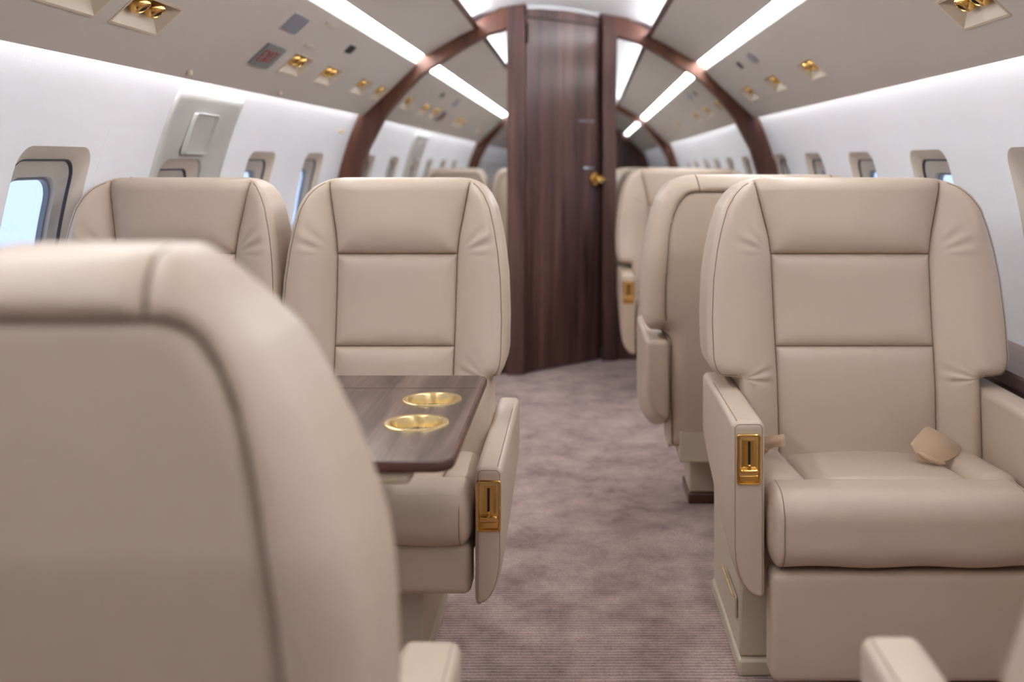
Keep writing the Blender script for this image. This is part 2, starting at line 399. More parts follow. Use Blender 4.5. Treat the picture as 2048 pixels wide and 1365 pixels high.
for k, (ya, lb) in enumerate(((-0.42, 'walnut arch crossing the cabin at the camera'), (-5.72, 'walnut arch at the far rear end of the cabin'))):
    for side in (-1, 1): arch('trim_%d' % (5+2*k+(side > 0)), lb+(', half over the paired seats' if side < 0 else ', half over the single seats'), side, ya-.04, ya+.04, 0.0)
build('wall_rear', MB().box(-1.16, 1.16, YB-.05, YB, 0, 1.9), 'wood', smooth=False, kind='structure', label='dark wooden bulkhead at the rear end of the cabin')

# outer skin that closes the shell above the lining
mb = MB(); ks = [(1.40*math.cos(a), 0.55+1.46*math.sin(a)) for a in np.linspace(0.42, PI-0.42, 20)]
mb.grid([[(x, y, z) for x, z in ks] for y in (YB-.05, YF+1.3)])
build('ceiling_backing', mb, 'dark', kind='structure')

# mirrors and partition panels
def mirror(name, label, side, D, xin, z0, nx, nz):
    a = clip_poly([p for p in INN], abs(xin)); pts = [(p[0]+.006, p[1]+.006) for p in a if p[1] > z0]
    pts = [(half(z0)-.09, z0)] + pts + [(abs(xin)-.005, z0)]
    fn = lambda d: (lambda x, z: (side*x, D + d + (-nx*(side*x) + nz*(z-1.2)), z))
    # mirror plane tilted a hair so its normal is (nx,-1,nz)
    fn0 = lambda x, z: (side*x, D+.012 + (nx*side*x + nz*(z-1.2)), z)
    fn1 = lambda x, z: (side*x, D+.022 + (nx*side*x + nz*(z-1.2)), z)
    mb = MB().prism(pts, fn0, fn1)
    return build(name, mb, 'mirror', smooth=False, label=label, category='mirror')
mirror('mirror', 'arched wall mirror between the walnut arch and door post, behind the paired seats', -1, DL, XL, 0.35, -0.0035, 0.00425)
mirror('mirror', 'arched wall mirror right beside the brass-knobbed door, behind the single seats', 1, DR, XR, 0.50, -0.00625, 0.00425)
def bulk(side, D, xin, z1):
    return MB().box(min(side*1.15, xin), max(side*1.15, xin), D+.0, D+.05, 0, z1)
build('wall_front', bulk(-1, DL, XL, 0.35), 'wood', smooth=False, kind='structure', label='low walnut partition under the mirror behind the paired seats')
build('wall_front', bulk(1, DR, XR, 0.50), 'wood', smooth=False, kind='structure', label='low walnut partition under the mirror behind the single seats')
# partition backing behind mirrors
build('wall_front', MB().box(-1.2, XL, DL+.05, DL+.09, 0, 1.9), 'wood', smooth=False, kind='structure', label='backing of the partition behind the paired seats')
build('wall_front', MB().box(XR, 1.2, DR+.05, DR+.09, 0, 1.9), 'wood', smooth=False, kind='structure', label='backing of the partition behind the single seats')

build('wall_front', MB().box(-.5, .5, YF+.25, YF+.3, 0, 1.9), 'dark', smooth=False, kind='structure', label='dark panel added behind the door to stop stray light')  # added blocker, keeps light from leaking through the door gap
# door, posts, header
XPL, XPR = -0.199, 0.193
def ztop(x): return float(np.interp(abs(x), [0, .14, .28, .36], [1.846, 1.838, 1.815, 1.80]))
pl = MB().prism([(XL, 0), (XPL, 0), (XPL, 1.845), (XL, 1.83)], lambda x, z: (x, DL-.035, z), lambda x, z: (x, DL+.12, z))
build('trim_9', pl, 'wood', bevel=.003, kind='structure', label='walnut door post on the hinge side')
pr = MB().prism([(XPR, 0), (XR, 0), (XR, 1.835), (XPR, 1.845)], lambda x, z: (x, DR-.035, z), lambda x, z: (x, DR+.12, z))
build('trim_10', pr, 'wood', bevel=.003, kind='structure', label='walnut door post beside the brass knob')
A_, B_ = Vector((XPL+.002, DL+.0, 0)), Vector((XPR-.002, DR+.0, 0))
dl = (B_-A_).length; ang = math.atan2(B_.y-A_.y, B_.x-A_.x)
door = thing('door_1', 'dark walnut lavatory door with brass knob', None, tuple(A_), ang, kind='structure')
build('door_leaf', MB().box(.003, dl-.003, 0, .035, .008, 1.768), 'wood', door, bevel=.002)
n = 16; xs = np.linspace(0, dl, n)
def arcz(x, lift): # ceiling height above the slanted header
    wx = A_.x + (B_.x-A_.x)*x/dl; return ztop(wx)-lift
hp = [(x, 1.772) for x in xs] + [(x, arcz(x, .022)) for x in xs[::-1]]
build('header', MB().prism(hp, lambda x, z: (x, -.006, z), lambda x, z: (x, .04, z)), 'wood', door, smooth=False)
hp = [(x, arcz(x, .022)) for x in xs] + [(x, arcz(x, .002)) for x in xs[::-1]]
build('track', MB().prism(hp, lambda x, z: (x, -.012, z), lambda x, z: (x, .04, z)).box(dl-.012, dl-.002, -.012, .02, 1.775, 1.84), 'chrome', door, smooth=False)
# knob
kx, kz = dl*(1190-1050)/155*0.985, CZ-39*2.64e-3
kx = dl-.050
mt = Matrix.Translation((kx, -.0, kz)) @ Matrix.Rotation(PI/2, 4, 'X')
kn = build('knob', MB().lathe([(0.0,.0),(.037,.0),(.040,.003),(.039,.007),(.032,.010),(.022,.012),(.0,.012)], 40, mt), 'gold', door, angle=40)
build('knob_stem', MB().lathe([(.016,.010),(.012,.018),(.010,.028),(.012,.032),(.020,.036),(.022,.044),(.018,.050),(.0,.052)], 32, mt), 'gold', kn)
build('thumb_turn', MB().rbox(kx+.008, kx+.032, -.056, -.044, kz-.006, kz+.006, .005, 3), 'gold', kn)
def bars(x0, x1, z0, z1): return MB().rbox(x0, x1, -.004, .001, z0, z1, .002, 3)
build('latch_indicator', MB().rbox(kx-.085, kx-.075+.03, -.005, .001, kz+.053, kz+.067, .004, 3), 'chrome', door, label='small bright sliding occupancy latch')
build('latch_slide', MB().rbox(kx-.05, kx-.01, -.003, .001, kz+.055, kz+.065, .004, 3), 'grey', door)
# tiny lettering plate line
tx = MB()
for i in range(9):
    a = kx-.115+i*.0125
    if i == 5: continue
    tx.box(a, a+.009, -.0012, .0, kz+.300, kz+.312)
build('lettering', tx, 'grey', door, smooth=False, label='row of small grey letters on the door')
build('hinge_pin', MB().tube([(.012, -.004, 1.64), (.012, -.004, 1.74)], .004), 'black', door)

# ------------------------------------------------------------------ exit hatch on the left wall
hx = -half(1.0)
hat = thing('door_2', 'pale emergency exit hatch set into the wall above the window seat', None, (hx, 2.99, 0.60), kind='structure')
HY0, HY1, HZ0, HZ1 = 2.735, 3.255, 0.60, 1.250
def hp3(y, z, off): return (-(half(z)-off)-hx, y-2.99, z-0.60)
n = 20
A = [(2.99+a, (HZ0+HZ1)/2+b) for a, b in rrect((HY1-HY0)/2, (HZ1-HZ0)/2, .022, n)]
Bq = [(2.92+a, WZ-.028+b) for a, b in rrect(WHW, WHH, .055, n)]
A0 = [(2.99+a, (HZ0+HZ1)/2+b) for a, b in rrect((HY1-HY0)/2+.003, (HZ1-HZ0)/2+.003, .025, n)]
rows = [[hp3(a, b, -.004) for a, b in A0], [hp3(a, b, .006) for a, b in A0], [hp3(a, b, .009) for a, b in A]]
for t in (.12, .35, .7, .95): rows.append([hp3(a[0]*(1-t)+b[0]*t, a[1]*(1-t)+b[1]*t, .009+.004*math.sin(PI*t)) for a, b in zip(A, Bq)])
rows.append([hp3(b[0], b[1], .008) for b in Bq]); rows.append([hp3(b[0], b[1], -.012) for b in Bq])
build('hatch_panel', MB().grid(rows, True), 'hatch', hat, angle=50)
# handle cover
A = rrect(.092, .062, .012, 8); cy, czz = 2.955, 1.135
rw = [[hp3(cy+a, czz+b, .014) for a, b in A]]
for s_, o_ in ((.97, .024), (.93, .026), (.86, .018), (.82, .0165)): rw.append([hp3(cy+a*s_, czz+b*s_, o_) for a, b in A])
rw.append([hp3(cy, czz, .022)]*len(A))
build('handle_cover', MB().grid(rw, True), 'hatch', hat, angle=50)

# ------------------------------------------------------------------ overhead pits with gaspers
def pit(side, y, nn):
    o = psu(side, (T0+T1)/2, y)
    u = Vector(psu(side, 1, y))-Vector(psu(side, 0, y)); L_ = u.length; u.normalize()
    nrm = (Vector(psu(side, 0, y, 1))-Vector(psu(side, 0, y, 0))).normalized()      # into the panel
    hu = (T1-T0)*L_/2; hy = .115
    Pt = lambda a, b, d: tuple(u*a + nrm*d + Vector((0, b, 0)))
    root = thing('air_vent_recess', '', 'air vent', o, group='overhead air vent recesses')
    q = lambda a, b, c, d, dd: [Pt(a, c, dd), Pt(b, c, dd), Pt(b, d, dd), Pt(a, d, dd)]
    r0 = q(-hu-.003, hu+.003, -hy-.003, hy+.003, -.0025); r1 = q(-hu+.003, hu-.003, -hy+.003, hy-.003, -.0025)
    r00 = q(-hu-.003, hu+.003, -hy-.003, hy+.003, .002)
    r2 = q(hu*.25, hu*.93, -hy*.62, hy*.62, .05)
    mb = MB().grid([r00, r0, r1, r2], True).add(r2, [(0, 1, 2, 3)])
    build('recess_pan', mb, 'shell', root, angle=20)
    offs = [0.0] if nn == 1 else [-.038, .038]
    for b in offs:
        c = Vector(Pt(hu*.36, b, .036)); ax = (-nrm*1.0 + u*-.15).normalized()
        rot = ax.to_track_quat('Z', 'Y').to_matrix().to_4x4(); mt = Matrix.Translation(c) @ rot
        nz = build('air_nozzle', MB().lathe([(.0,-.01),(.029,-.01),(.030,.006),(.027,.010),(.022,.012),(.025,.020),(.024,.029),(.019,.036),(.012,.038),(.011,.036)], 24, mt), 'gold', root)
        build('nozzle_mouth', MB().lathe([(.011,.036),(.0,.032)], 20, mt), 'black', nz)
    return root
order = {}
for side in (-1, 1):
    sd = 'over the paired seats' if side < 0 else 'over the single seats'
    vis = sorted([y for y in PITS[side] if y > 1], reverse=True)
    names = ['closest to the walnut arch', 'second from the walnut arch', 'third from the walnut arch', 'just past the EXIT sign', 'large, at the top edge', 'partly cut off at top left corner']
    if side > 0: names = ['closest to the walnut arch', 'second from the walnut arch', 'third from arch', 'cut off at top right']
    hid = sorted([y for y in PITS[side] if y <= 1], reverse=True)
    for i, y in enumerate(vis): 
        r = pit(side, y, NOZ[side].get(y, 1)); r['label'] = 'recessed air vent %s, %s' % (sd, names[i])
    for i, y in enumerate(hid):
        r = pit(side, y, 1); r['label'] = 'reflected air vent %s, %s behind the camera' % (sd, ['first', 'second', 'third', 'fourth'][i])
# EXIT sign
def slab(side, t, y, hw, hu, dep, name, m, root, z0=0.0, r=.008):
    P = rrect(hw, hu, r, 6)
    o = Vector(psu(side, t, y)); u = (Vector(psu(side, 1, y))-Vector(psu(side, 0, y))).normalized()
    nr = (Vector(psu(side, 0, y, 1))-Vector(psu(side, 0, y, 0))).normalized()
    f = lambda d: (lambda a, b: tuple(u*b - nr*d + Vector((0, a, 0))))
    return build(name, MB().prism(P, f(z0-.002), f(z0+dep)), m, root, angle=30)
t_, y_ = tt(-1, 534, 111)
ex = thing('exit_sign', 'grey overhead sign reading EXIT in red letters', 'sign', psu(-1, t_, y_))
slab(-1, t_, y_, .088, .043, .007, 'housing', 'grey_sign', ex, r=.004)
# letters as strokes (u along cabin, v up the slope)
u = (Vector(psu(-1, 1, 0))-Vector(psu(-1, 0, 0))).normalized(); nr = (Vector(psu(-1, 0, 0, 1))-Vector(psu(-1, 0, 0, 0))).normalized()
lt = MB()
def stroke(a, b, w_=.0025):
    a = Vector((a[0], a[1])); b = Vector((b[0], b[1])); d = (b-a).normalized(); p = Vector((-d.y, d.x))*w_
    poly = [a-p, b-p, b+p, a+p]
    lt.prism([tuple(q) for q in poly], lambda s, v: tuple(u*v - nr*.0065 + Vector((0, s, 0))), lambda s, v: tuple(u*v - nr*.0085 + Vector((0, s, 0))))
h_ = .021; w0 = -.066
def letter(strokes, x0, wd):
    for a, b in strokes: stroke((x0+a[0]*wd, (a[1]-.5)*2*h_), (x0+b[0]*wd, (b[1]-.5)*2*h_))
letter([((0,0),(0,1)),((0,0),(1,0)),((0,.5),(.85,.5)),((0,1),(1,1))], -.068, .024)
letter([((0,0),(1,1)),((0,1),(1,0))], -.032, .026)
letter([((0.5,0),(.5,1))], .002, .014)
letter([((0,1),(1,1)),((.5,0),(.5,1))], .022, .032)
build('letters', lt, 'red', ex, smooth=False)
def fixture(name, side, px, py, hw, hu, m, label, cat, dep=.004, r=.006, extra=None):
    t, y = tt(side, px, py); root = thing(name, label, cat, psu(side, t, y))
    slab(side, t, y, hw, hu, dep, 'face', m, root, r=r)
    slab(side, t, y, hw+.004, hu+.004, dep*.5, 'bezel', 'panel', root, r=r)
    return root
fixture('reading_light', -1, 590, 47, .076, .032, 'grey', 'grey rectangular overhead light panel beside the EXIT sign', 'light')
fixture('speaker_grille', -1, 700, 98, .045, .018, 'black', 'small dark overhead grille near the strip light over the paired seats', 'grille')
fixture('reading_light', 1, 1505, 115, .058, .026, 'grey', 'grey oval overhead panel near the strip light over the single seats', 'light', r=.025)
fixture('speaker_grille', 1, 1480, 130, .032, .018, 'black', 'small black overhead square beside the grey oval panel', 'grille')
fixture('vent_slot', -1, 620, 93, .055, .004, 'shell', 'thin pale slot above the double brass vent past the EXIT sign', 'slot')
fixture('vent_slot', -1, 662, 50, .060, .004, 'shell', 'thin pale slot beside the grey overhead light panel', 'slot')
for (px, py, lb) in ((380, 146, 'tiny white latch knob under the panel edge above the exit hatch'), (560, 184, 'tiny white latch knob under the panel edge near the arch')):
    k = 1.03/abs(px-1154); yy = k*F; 
    build('latch_knob', MB().rbox(-.978, -.966, yy-.008, yy+.008, 1.283, 1.300, .005, 3), 'shell', label=lb, category='knob', group='panel latch knobs')
yy = F*1.11/474
build('coat_hook', MB().rbox(-half(1.19)-.002, -half(1.19)+.018, yy-.012, yy+.012, 1.186, 1.196, .004, 3), 'gold', label='tiny brass hook on the white wall beside the walnut arch', category='hook')

# ------------------------------------------------------------------ side ledges
for side in (-1, 1):
    xi = 1.135 if side < 0 else 1.035
    b = thing('trim_%d' % (11 if side < 0 else 12), 'dark walnut ledge along the wall beside the %s seats' % ('paired' if side < 0 else 'single'), None, (side*1.1, 2, 0), kind='structure')
    D = (DL if side < 0 else DR)-.04
    mb = MB().grid([[(side*(x)-side*1.1, y-2, z) for x, z in ((half(.60)+.01,.60),(half(.6)-.02,.597),(xi+.02,.585),(xi+.004,.58),(xi,.574),(xi,.552),(xi+.006,.545),(xi+.006,.52),(half(.5),.52))] for y in (-.37, D)])
    build('ledge_top', mb, 'wood_ledge', b, angle=20)
    mb = MB().box(side*(xi+.02)-side*1.1-.004, side*(xi+.02)-side*1.1+.004, -2.37, D-2, .0, .53)
    build('kick_panel', mb, 'leather', b, smooth=False)

# ------------------------------------------------------------------ seats
PROF = [(1.018,.185),(1.016,.205),(1.010,.228),(0.998,.253),(0.980,.272),(0.95,.291),(0.90,.306),(0.854,.316),(0.79,.325),(0.70,.330),(0.62,.329),(0.597,.324),(0.586,.316),(0.579,.303),(0.5765,.288),(0.575,.272),(0.572,.266),(0.56,.262),(0.40,.262),(0.20,.250)]
def polydist(X, Z, pts, closed=False):
    d = np.full(X.shape, 1e9); n = len(pts)
    for i in range(n if closed else n-1):
        ax, az = pts[i]; bx_, bz = pts[(i+1) % n]; ex, ez = bx_-ax, bz-az; L2 = ex*ex+ez*ez+1e-12
        t = np.clip(((X-ax)*ex+(Z-az)*ez)/L2, 0, 1); d = np.minimum(d, np.hypot(X-ax-t*ex, Z-az-t*ez))
    return d
def circ(d, s): q = 1-np.clip(d/s, 0, 1); return np.sqrt(np.maximum(0, 1-q*q))
def make_back(root, W, inner, z_floor=0.30, sws=1.0, hcs=1.0, round_top=False):
    sx = W/.33
    prof = []
    for z, h in PROF:
        if z < .575: h2 = min(inner*1.02, inner*(h/.262)+.01)
        elif z < .58: h2 = inner + (W*.97-inner)*max(0, (h-.266))/(.303-.266)*.8
        else: h2 = h*sx
        prof.append((z, h2))
    zs_ = [p[0] for p in prof][::-1]; hs_ = [p[1] for p in prof][::-1]
    zz = np.unique(np.round(np.concatenate([np.linspace(z_floor, .56, 26), np.linspace(.56, .60, 24), np.linspace(.60, .97, 64), np.linspace(.97, 1.018, 22), [.843, .636]]), 5))
    zz = zz[zz >= z_floor]
    hw = np.interp(zz, zs_, hs_)
    if round_top: hw = hw*(1-.25*np.clip((zz-.736)/.206, 0, 2)**1.6)
    hs_ = list(hw); zs_ = list(zz)
    sw0 = lambda z: np.interp(z, [.30, .64, .843, .888, .944, 1.008, 1.02], [sws*q_*sx for q_ in (.171, .175, .178, .184, .197, .211, .213)])
    swz = np.minimum(sw0(zz), hw-.012)
    sw = lambda z: np.interp(z, zz, swz)
    inn_ = np.unique(np.concatenate([np.linspace(-1, 1, 41), [-.985, -.965, .965, .985]]))
    u_ = np.linspace(0, 1, 27)[1:]; u_ = 1-(1-u_)**1.35; u_ = np.unique(np.concatenate([[.02, .05], u_]))
    X = np.array([np.concatenate([-(sv+(h-sv)*u_)[::-1], sv*inn_, sv+(h-sv)*u_]) for sv, h in zip(swz, hw)])
    ns = X.shape[1]; Z = np.repeat(zz[:, None], ns, 1)
    outline = [(-h, z) for z, h in zip(zz, hw)] + [(h, z) for z, h in zip(zz[::-1], hw[::-1])]
    e = polydist(X, Z, outline[::2] if False else outline, True)
    seams = []
    for sg in (-1, 1): seams.append([(sg*float(sw(z)), z) for z in zz[zz < 1.0125][::4]])
    for z in (.843, .636): seams.append([(-float(sw(z)), z), (float(sw(z)), z)])
    dS = np.minimum.reduce([polydist(X, Z, q) for q in seams])
    inside = np.abs(X) < sw(Z); head = inside & (Z > .843)
    R = .030
    yed = R - np.sqrt(np.maximum(0, R*R-np.maximum(0, R-e)**2))
    q = np.clip((np.abs(X)-sw(Z)*0.9)/(W*.35), 0, 1); dish = -.038*(q*q*(3-2*q))
    lum = -.012*np.exp(-((Z-.55)/.12)**2)
    amp = np.where(head, .034, np.where(inside, .017, .022)); sg_ = np.where(head, .075, np.where(inside, .035, .045))
    puff = amp*circ(dS, sg_)
    # creases that radiate from the lower head-rest corners into the bolsters
    crx = np.abs(X)-sw(np.array(.86)); crz = Z-.845
    rr = np.hypot(crx, crz); an = np.arctan2(crz, np.maximum(crx, 1e-4))
    wr = .0035*np.cos(an*15+1.0)*np.exp(-((rr-.055)/.032)**2)*(~inside)*np.exp(-((an-.55)/.5)**2)
    crx = np.abs(X)-inner*1.0; crz = Z-.575; rr = np.hypot(crx, crz); an = np.arctan2(-crx, crz)
    wr2 = .003*np.cos(an*14)*np.exp(-((rr-.05)/.03)**2)*(~inside)*np.exp(-((an-1.6)/.7)**2)
    shear = (Z-.60)*math.tan(math.radians(8))
    YFm = shear + yed + dish + lum - puff + wr + wr2*np.clip(dS/.03, 0, 1) - .004*np.exp(-dS/.004)*0 
    # rear
    T = np.interp(Z, [.3, .8, 1.02], [.15, .14, .105]); Rb = .05
    yb = shear + T - (Rb - np.sqrt(np.maximum(0, Rb*Rb-np.maximum(0, Rb-e)**2)))
    hwp = np.interp(zz, zs_, hs_)
    top = .972; rp = []; hc = .178*sx*hcs; ins = .060*sx**.5
    zj = .62 if round_top else .80; hb = float(np.interp(zj, zs_, hs_))-ins
    for z in np.linspace(z_floor, zj, 24):
        rp.append((float(np.interp(z, zs_, hs_))-(ins if z > .60 else (.010+(ins-.010)*max(0, (z-.585)/.015))), z))
    for a_ in np.linspace(0, PI/2, 16)[1:]:
        rp.append((hc+(hb-hc)*math.cos(a_)**.8, zj+(top-zj)*math.sin(a_)**1.0))
    rear = [(-h, z) for h, z in rp] + [(h, z) for h, z in rp[::-1]]
    hsm = [(-inner*.62, .367), (inner*.62, .367)]
    diag = [[(sg*hc, top), (sg*float(sw(1.016))*.97, 1.018)] for sg in (-1, 1)]
    dR = polydist(X, Z, rear); dD = np.minimum.reduce([polydist(X, Z, q) for q in diag]); dD2 = np.minimum(dR, dD)
    inr = np.zeros_like(X, bool); hr = np.interp(Z, [p[1] for p in rp], [p[0] for p in rp]); inr = (np.abs(X) < hr) & (Z < top)
    yb = yb + np.where(inr, -.006*circ(dR, .02)*0-.006, 0) + .004*circ(dD2, .03)*(~inr) - .005*np.exp(-(dD2/.006)**2)
    def F3(i, j): return (X[i, j], YFm[i, j], Z[i, j])
    nr_, nc = X.shape
    regs = {'headrest': MB(), 'upper_back_pad': MB(), 'lower_back_pad': MB(), 'bolL': MB(), 'bolR': MB()}
    V = np.stack([X, YFm, Z], -1).reshape(-1, 3); fl = {k: [] for k in regs}
    xc = (X[:-1, :-1]+X[1:, 1:])/2; zc_ = (Z[:-1, :-1]+Z[1:, 1:])/2; swc = sw(zc_)
    for i in range(nr_-1):
        for j in range(nc-1):
            f = (i*nc+j, i*nc+j+1, (i+1)*nc+j+1, (i+1)*nc+j)
            if abs(xc[i, j]) < swc[i, j]: k = 'headrest' if zc_[i, j] > .843 else ('upper_back_pad' if zc_[i, j] > .636 else 'lower_back_pad')
            else: k = 'bolL' if xc[i, j] < 0 else 'bolR'
            fl[k].append(f)
    for k, fs in fl.items():
        used = sorted({a for f in fs for a in f}); mp = {a: b for b, a in enumerate(used)}
        mb = MB(); mb.v = [tuple(map(float, V[a])) for a in used]; mb.f = [tuple(mp[a] for a in f) for f in fs]
        build('side_bolster' if k.startswith('bol') else k, mb, 'leather', root, angle=80)
    mb = MB(); VB = np.stack([X, yb, Z], -1)
    mb.grid([[tuple(map(float, VB[i, j])) for j in range(nc)][::-1] for i in range(nr_)])
    bd = [(i, 0) for i in range(nr_)] + [(nr_-1, j) for j in range(1, nc)] + [(i, nc-1) for i in range(nr_-2, -1, -1)] + [(0, j) for j in range(nc-2, 0, -1)]
    rows = []
    for t in (0, .03, .5, 1):
        rows.append([(X[i, j], YFm[i, j]*(1-t)+yb[i, j]*t, Z[i, j]) for i, j in bd])
    mb.grid(rows[::-1], True)
    build('back_shell', mb, 'leather', root, angle=60, weld=True)
    # threads, with the valley shade put into their dark colour
    def near(x, z):
        i = int(np.argmin(np.abs(zz-z))); h = hw[i]; j = int(np.argmin(np.abs(X[i]-x))); return i, j
    def ysurf(x, z, A):
        i = np.clip(np.searchsorted(zz, z), 1, len(zz)-1); t = (z-zz[i-1])/(zz[i]-zz[i-1])
        a = np.interp(x, X[i-1], A[i-1]); b = np.interp(x, X[i], A[i]); return float(a*(1-t)+b*t)
    def samp(pts, m=70):
        P = np.array(pts); L_ = np.r_[0, np.cumsum(np.hypot(*np.diff(P, axis=0).T))]; q = np.linspace(0, L_[-1], m)
        return list(zip(np.interp(q, L_, P[:, 0]), np.interp(q, L_, P[:, 1])))
    tb = MB()
    for qn in seams: tb.tube([(x, ysurf(x, z, YFm)-.0007, z) for x, z in samp(qn, 120)], .0012, 6)
    for sg in (-1, 1):      # piping that follows the outer edge of each bolster
        pp = []
        for z in np.linspace(.583, 1.006, 60):
            pp.append((sg*(float(np.interp(z, zs_, hs_))-.011), z))
        pp = [(sg*(inner+.012), .582)]+pp
        tb.tube([(x, ysurf(x, z, YFm)-.0003, z) for x, z in samp(pp, 90)], .0009, 6)
    for qn in [rear, hsm]+diag: tb.tube([(x, ysurf(x, z, yb)+.0011, z) for x, z in samp(qn, 110)], .0014, 6)
    build('seam', tb, 'leather_dark', root, label='thin stitched seam lines, coloured dark for the valley shade')
def ring_poly(x0, x1, z0, z1, ro, rt, rb, ins, side, n=6):
    """section of an armrest; x0 outer, x1 inner (local, side=-1 outer is -x)"""
    a, b = x0+ins, x1-ins; c, d = z0+ins, z1-ins; pts = []
    ro_, rt_, rb_ = max(.002, ro-ins), max(.002, rt-ins), max(.002, rb-ins)
    def corner(cx, cz_, rx, rz_, a0):
        for i in range(n+1):
            t = a0+PI/2*i/n; pts.append((cx+rx*math.cos(t), cz_+rz_*math.sin(t)))
    wd = b-a
    corner(b-rb_, c+rb_, rb_, rb_, -PI/2)
    corner(b-rt_, d-rt_, rt_, rt_, 0)
    corner(a+rt_, d-rt_, rt_, rt_, PI/2)
    rx = min(ro_, wd*.93); corner(a+rx, c+ro_*1.9, rx, ro_*1.9, PI)
    return pts
def make_arm(root, side, x0, x1, zt, zb, yf, yr, zbr, latch=True, rt=.015):
    """x0 outer offset, x1 inner offset (positive numbers from the centre)"""
    rows = []; E = .014; K = 5; ys = []
    for i in range(K): 
        a = PI/2*i/K; ys.append((yf+E*(1-math.sin(a)), E*(1-math.cos(PI/2-a)) if False else E*(1-math.sin(a)) ))
    secs = []
    for i in range(K+1):
        a = PI/2*i/K; secs.append((yf+E*(1-math.sin(a))*1.0, None))
    secs = [(yf+E*(1-math.cos(PI/2*i/K)), E*(1-math.sin(PI/2*i/K))) for i in range(K+1)]
    mid = [(yf+E+(yr-yf-2*E)*t, 0) for t in (.15, .35, .5, .7, .85)]
    rear = [(yr-E*(1-math.cos(PI/2*i/K)), E*(1-math.sin(PI/2*i/K))) for i in range(K, -1, -1)]
    for y, ins in secs+mid+rear:
        t = (y-yf)/(yr-yf); z0 = zb+(zbr-zb)*t**1.4
        rows.append([(side*(-x) if False else side*(x0-(x)), y, z) for x, z in ring_poly(0, x0-x1, z0, zt, .055, rt, .012, ins, side)])
    mb = MB().grid(rows, True); n = len(rows[0]); tot = len(mb.v)
    mb.f.append(tuple(range(n))); mb.f.append(tuple(range(tot-n, tot)))
    arm = build('armrest', mb, 'leather', root, angle=50, weld=True)
    # stitched edge along the front face
    pts = [(p[0], p[1]-.0008, p[2]) for p in [(side*(x0-x), yf+.0035, z) for x, z in ring_poly(0, x0-x1, zb, zt, .055, rt, .012, .0065, side)]]
    tb = MB().tube(pts, .0009, 6, close=True)
    for xx in (x0-.0105,): tb.tube([(side*xx, y, zt-.0006) for y in np.linspace(yf+.01, yr-.12, 8)], .0009, 6)
    build('seam', tb, 'stitch', arm, label='tone-on-tone stitched seam')
    if latch:
        cx = side*(x0+x1)/2; cz_ = zt-.073; y = yf; W_, H_ = .0235, .049
        fr = MB()
        P = rrect(W_, H_, .004, 6); Q = rrect(W_-.004, H_-.004, .003, 6); Q2 = rrect(W_-.006, H_-.006, .002, 6)
        g = lambda L_, yy: [(cx+a, yy, cz_+b) for a, b in L_]
        fr.grid([g(P, y+.004), g(P, y-.003), g(rrect(W_-.0015, H_-.0015, .004, 6), y-.0045), g(Q, y-.004), g(Q2, y-.0005)], True)
        build('latch_frame', fr, 'gold', arm, angle=30)
        build('latch_plate', MB().box(cx-W_+.005, cx+W_-.005, y-.0012, y+.003, cz_-H_+.005, cz_+H_-.005), 'brass', arm, smooth=False)
        tr = MB()
        for s_ in (-1, 1): tr.add([(cx+s_*.0145, y-.0012, cz_+.040), (cx+s_*.0085, y-.0035, cz_+.036), (cx+s_*.0085, y-.0035, cz_-.012), (cx+s_*.0145, y-.0012, cz_-.016)], [(0, 1, 2, 3)])
        tr.box(cx-.0085, cx+.0085, y-.0035, y-.001, cz_-.014, cz_+.038)
        build('latch_bar', tr, 'gold', arm, smooth=False)
        build('latch_slot', MB().box(cx-.0024, cx+.0024, y-.0042, y-.003, cz_-.012, cz_+.035), 'black', arm, smooth=False)
        build('latch_lever', MB().rbox(cx-.0175, cx+.0175, y-.012, y-.002, cz_-.026, cz_-.017, .004, 4).rbox(cx-.003, cx+.003, y-.011, y-.002, cz_-.024, cz_-.008, .0025, 3).rbox(cx-.0185, cx+.0185, y-.004, y-.0008, cz_-.043, cz_-.031, .0015, 3), 'gold', arm)
    return arm
def bow(amount, sag=0.0):
    def fn(p, h):
        u_, v_ = p.x/h.x, p.y/h.y
        z = p.z + (amount*(1-u_*u_)*(1-v_*v_) if p.z > 0 else 0)
        return (p.x, p.y, z)
    return fn
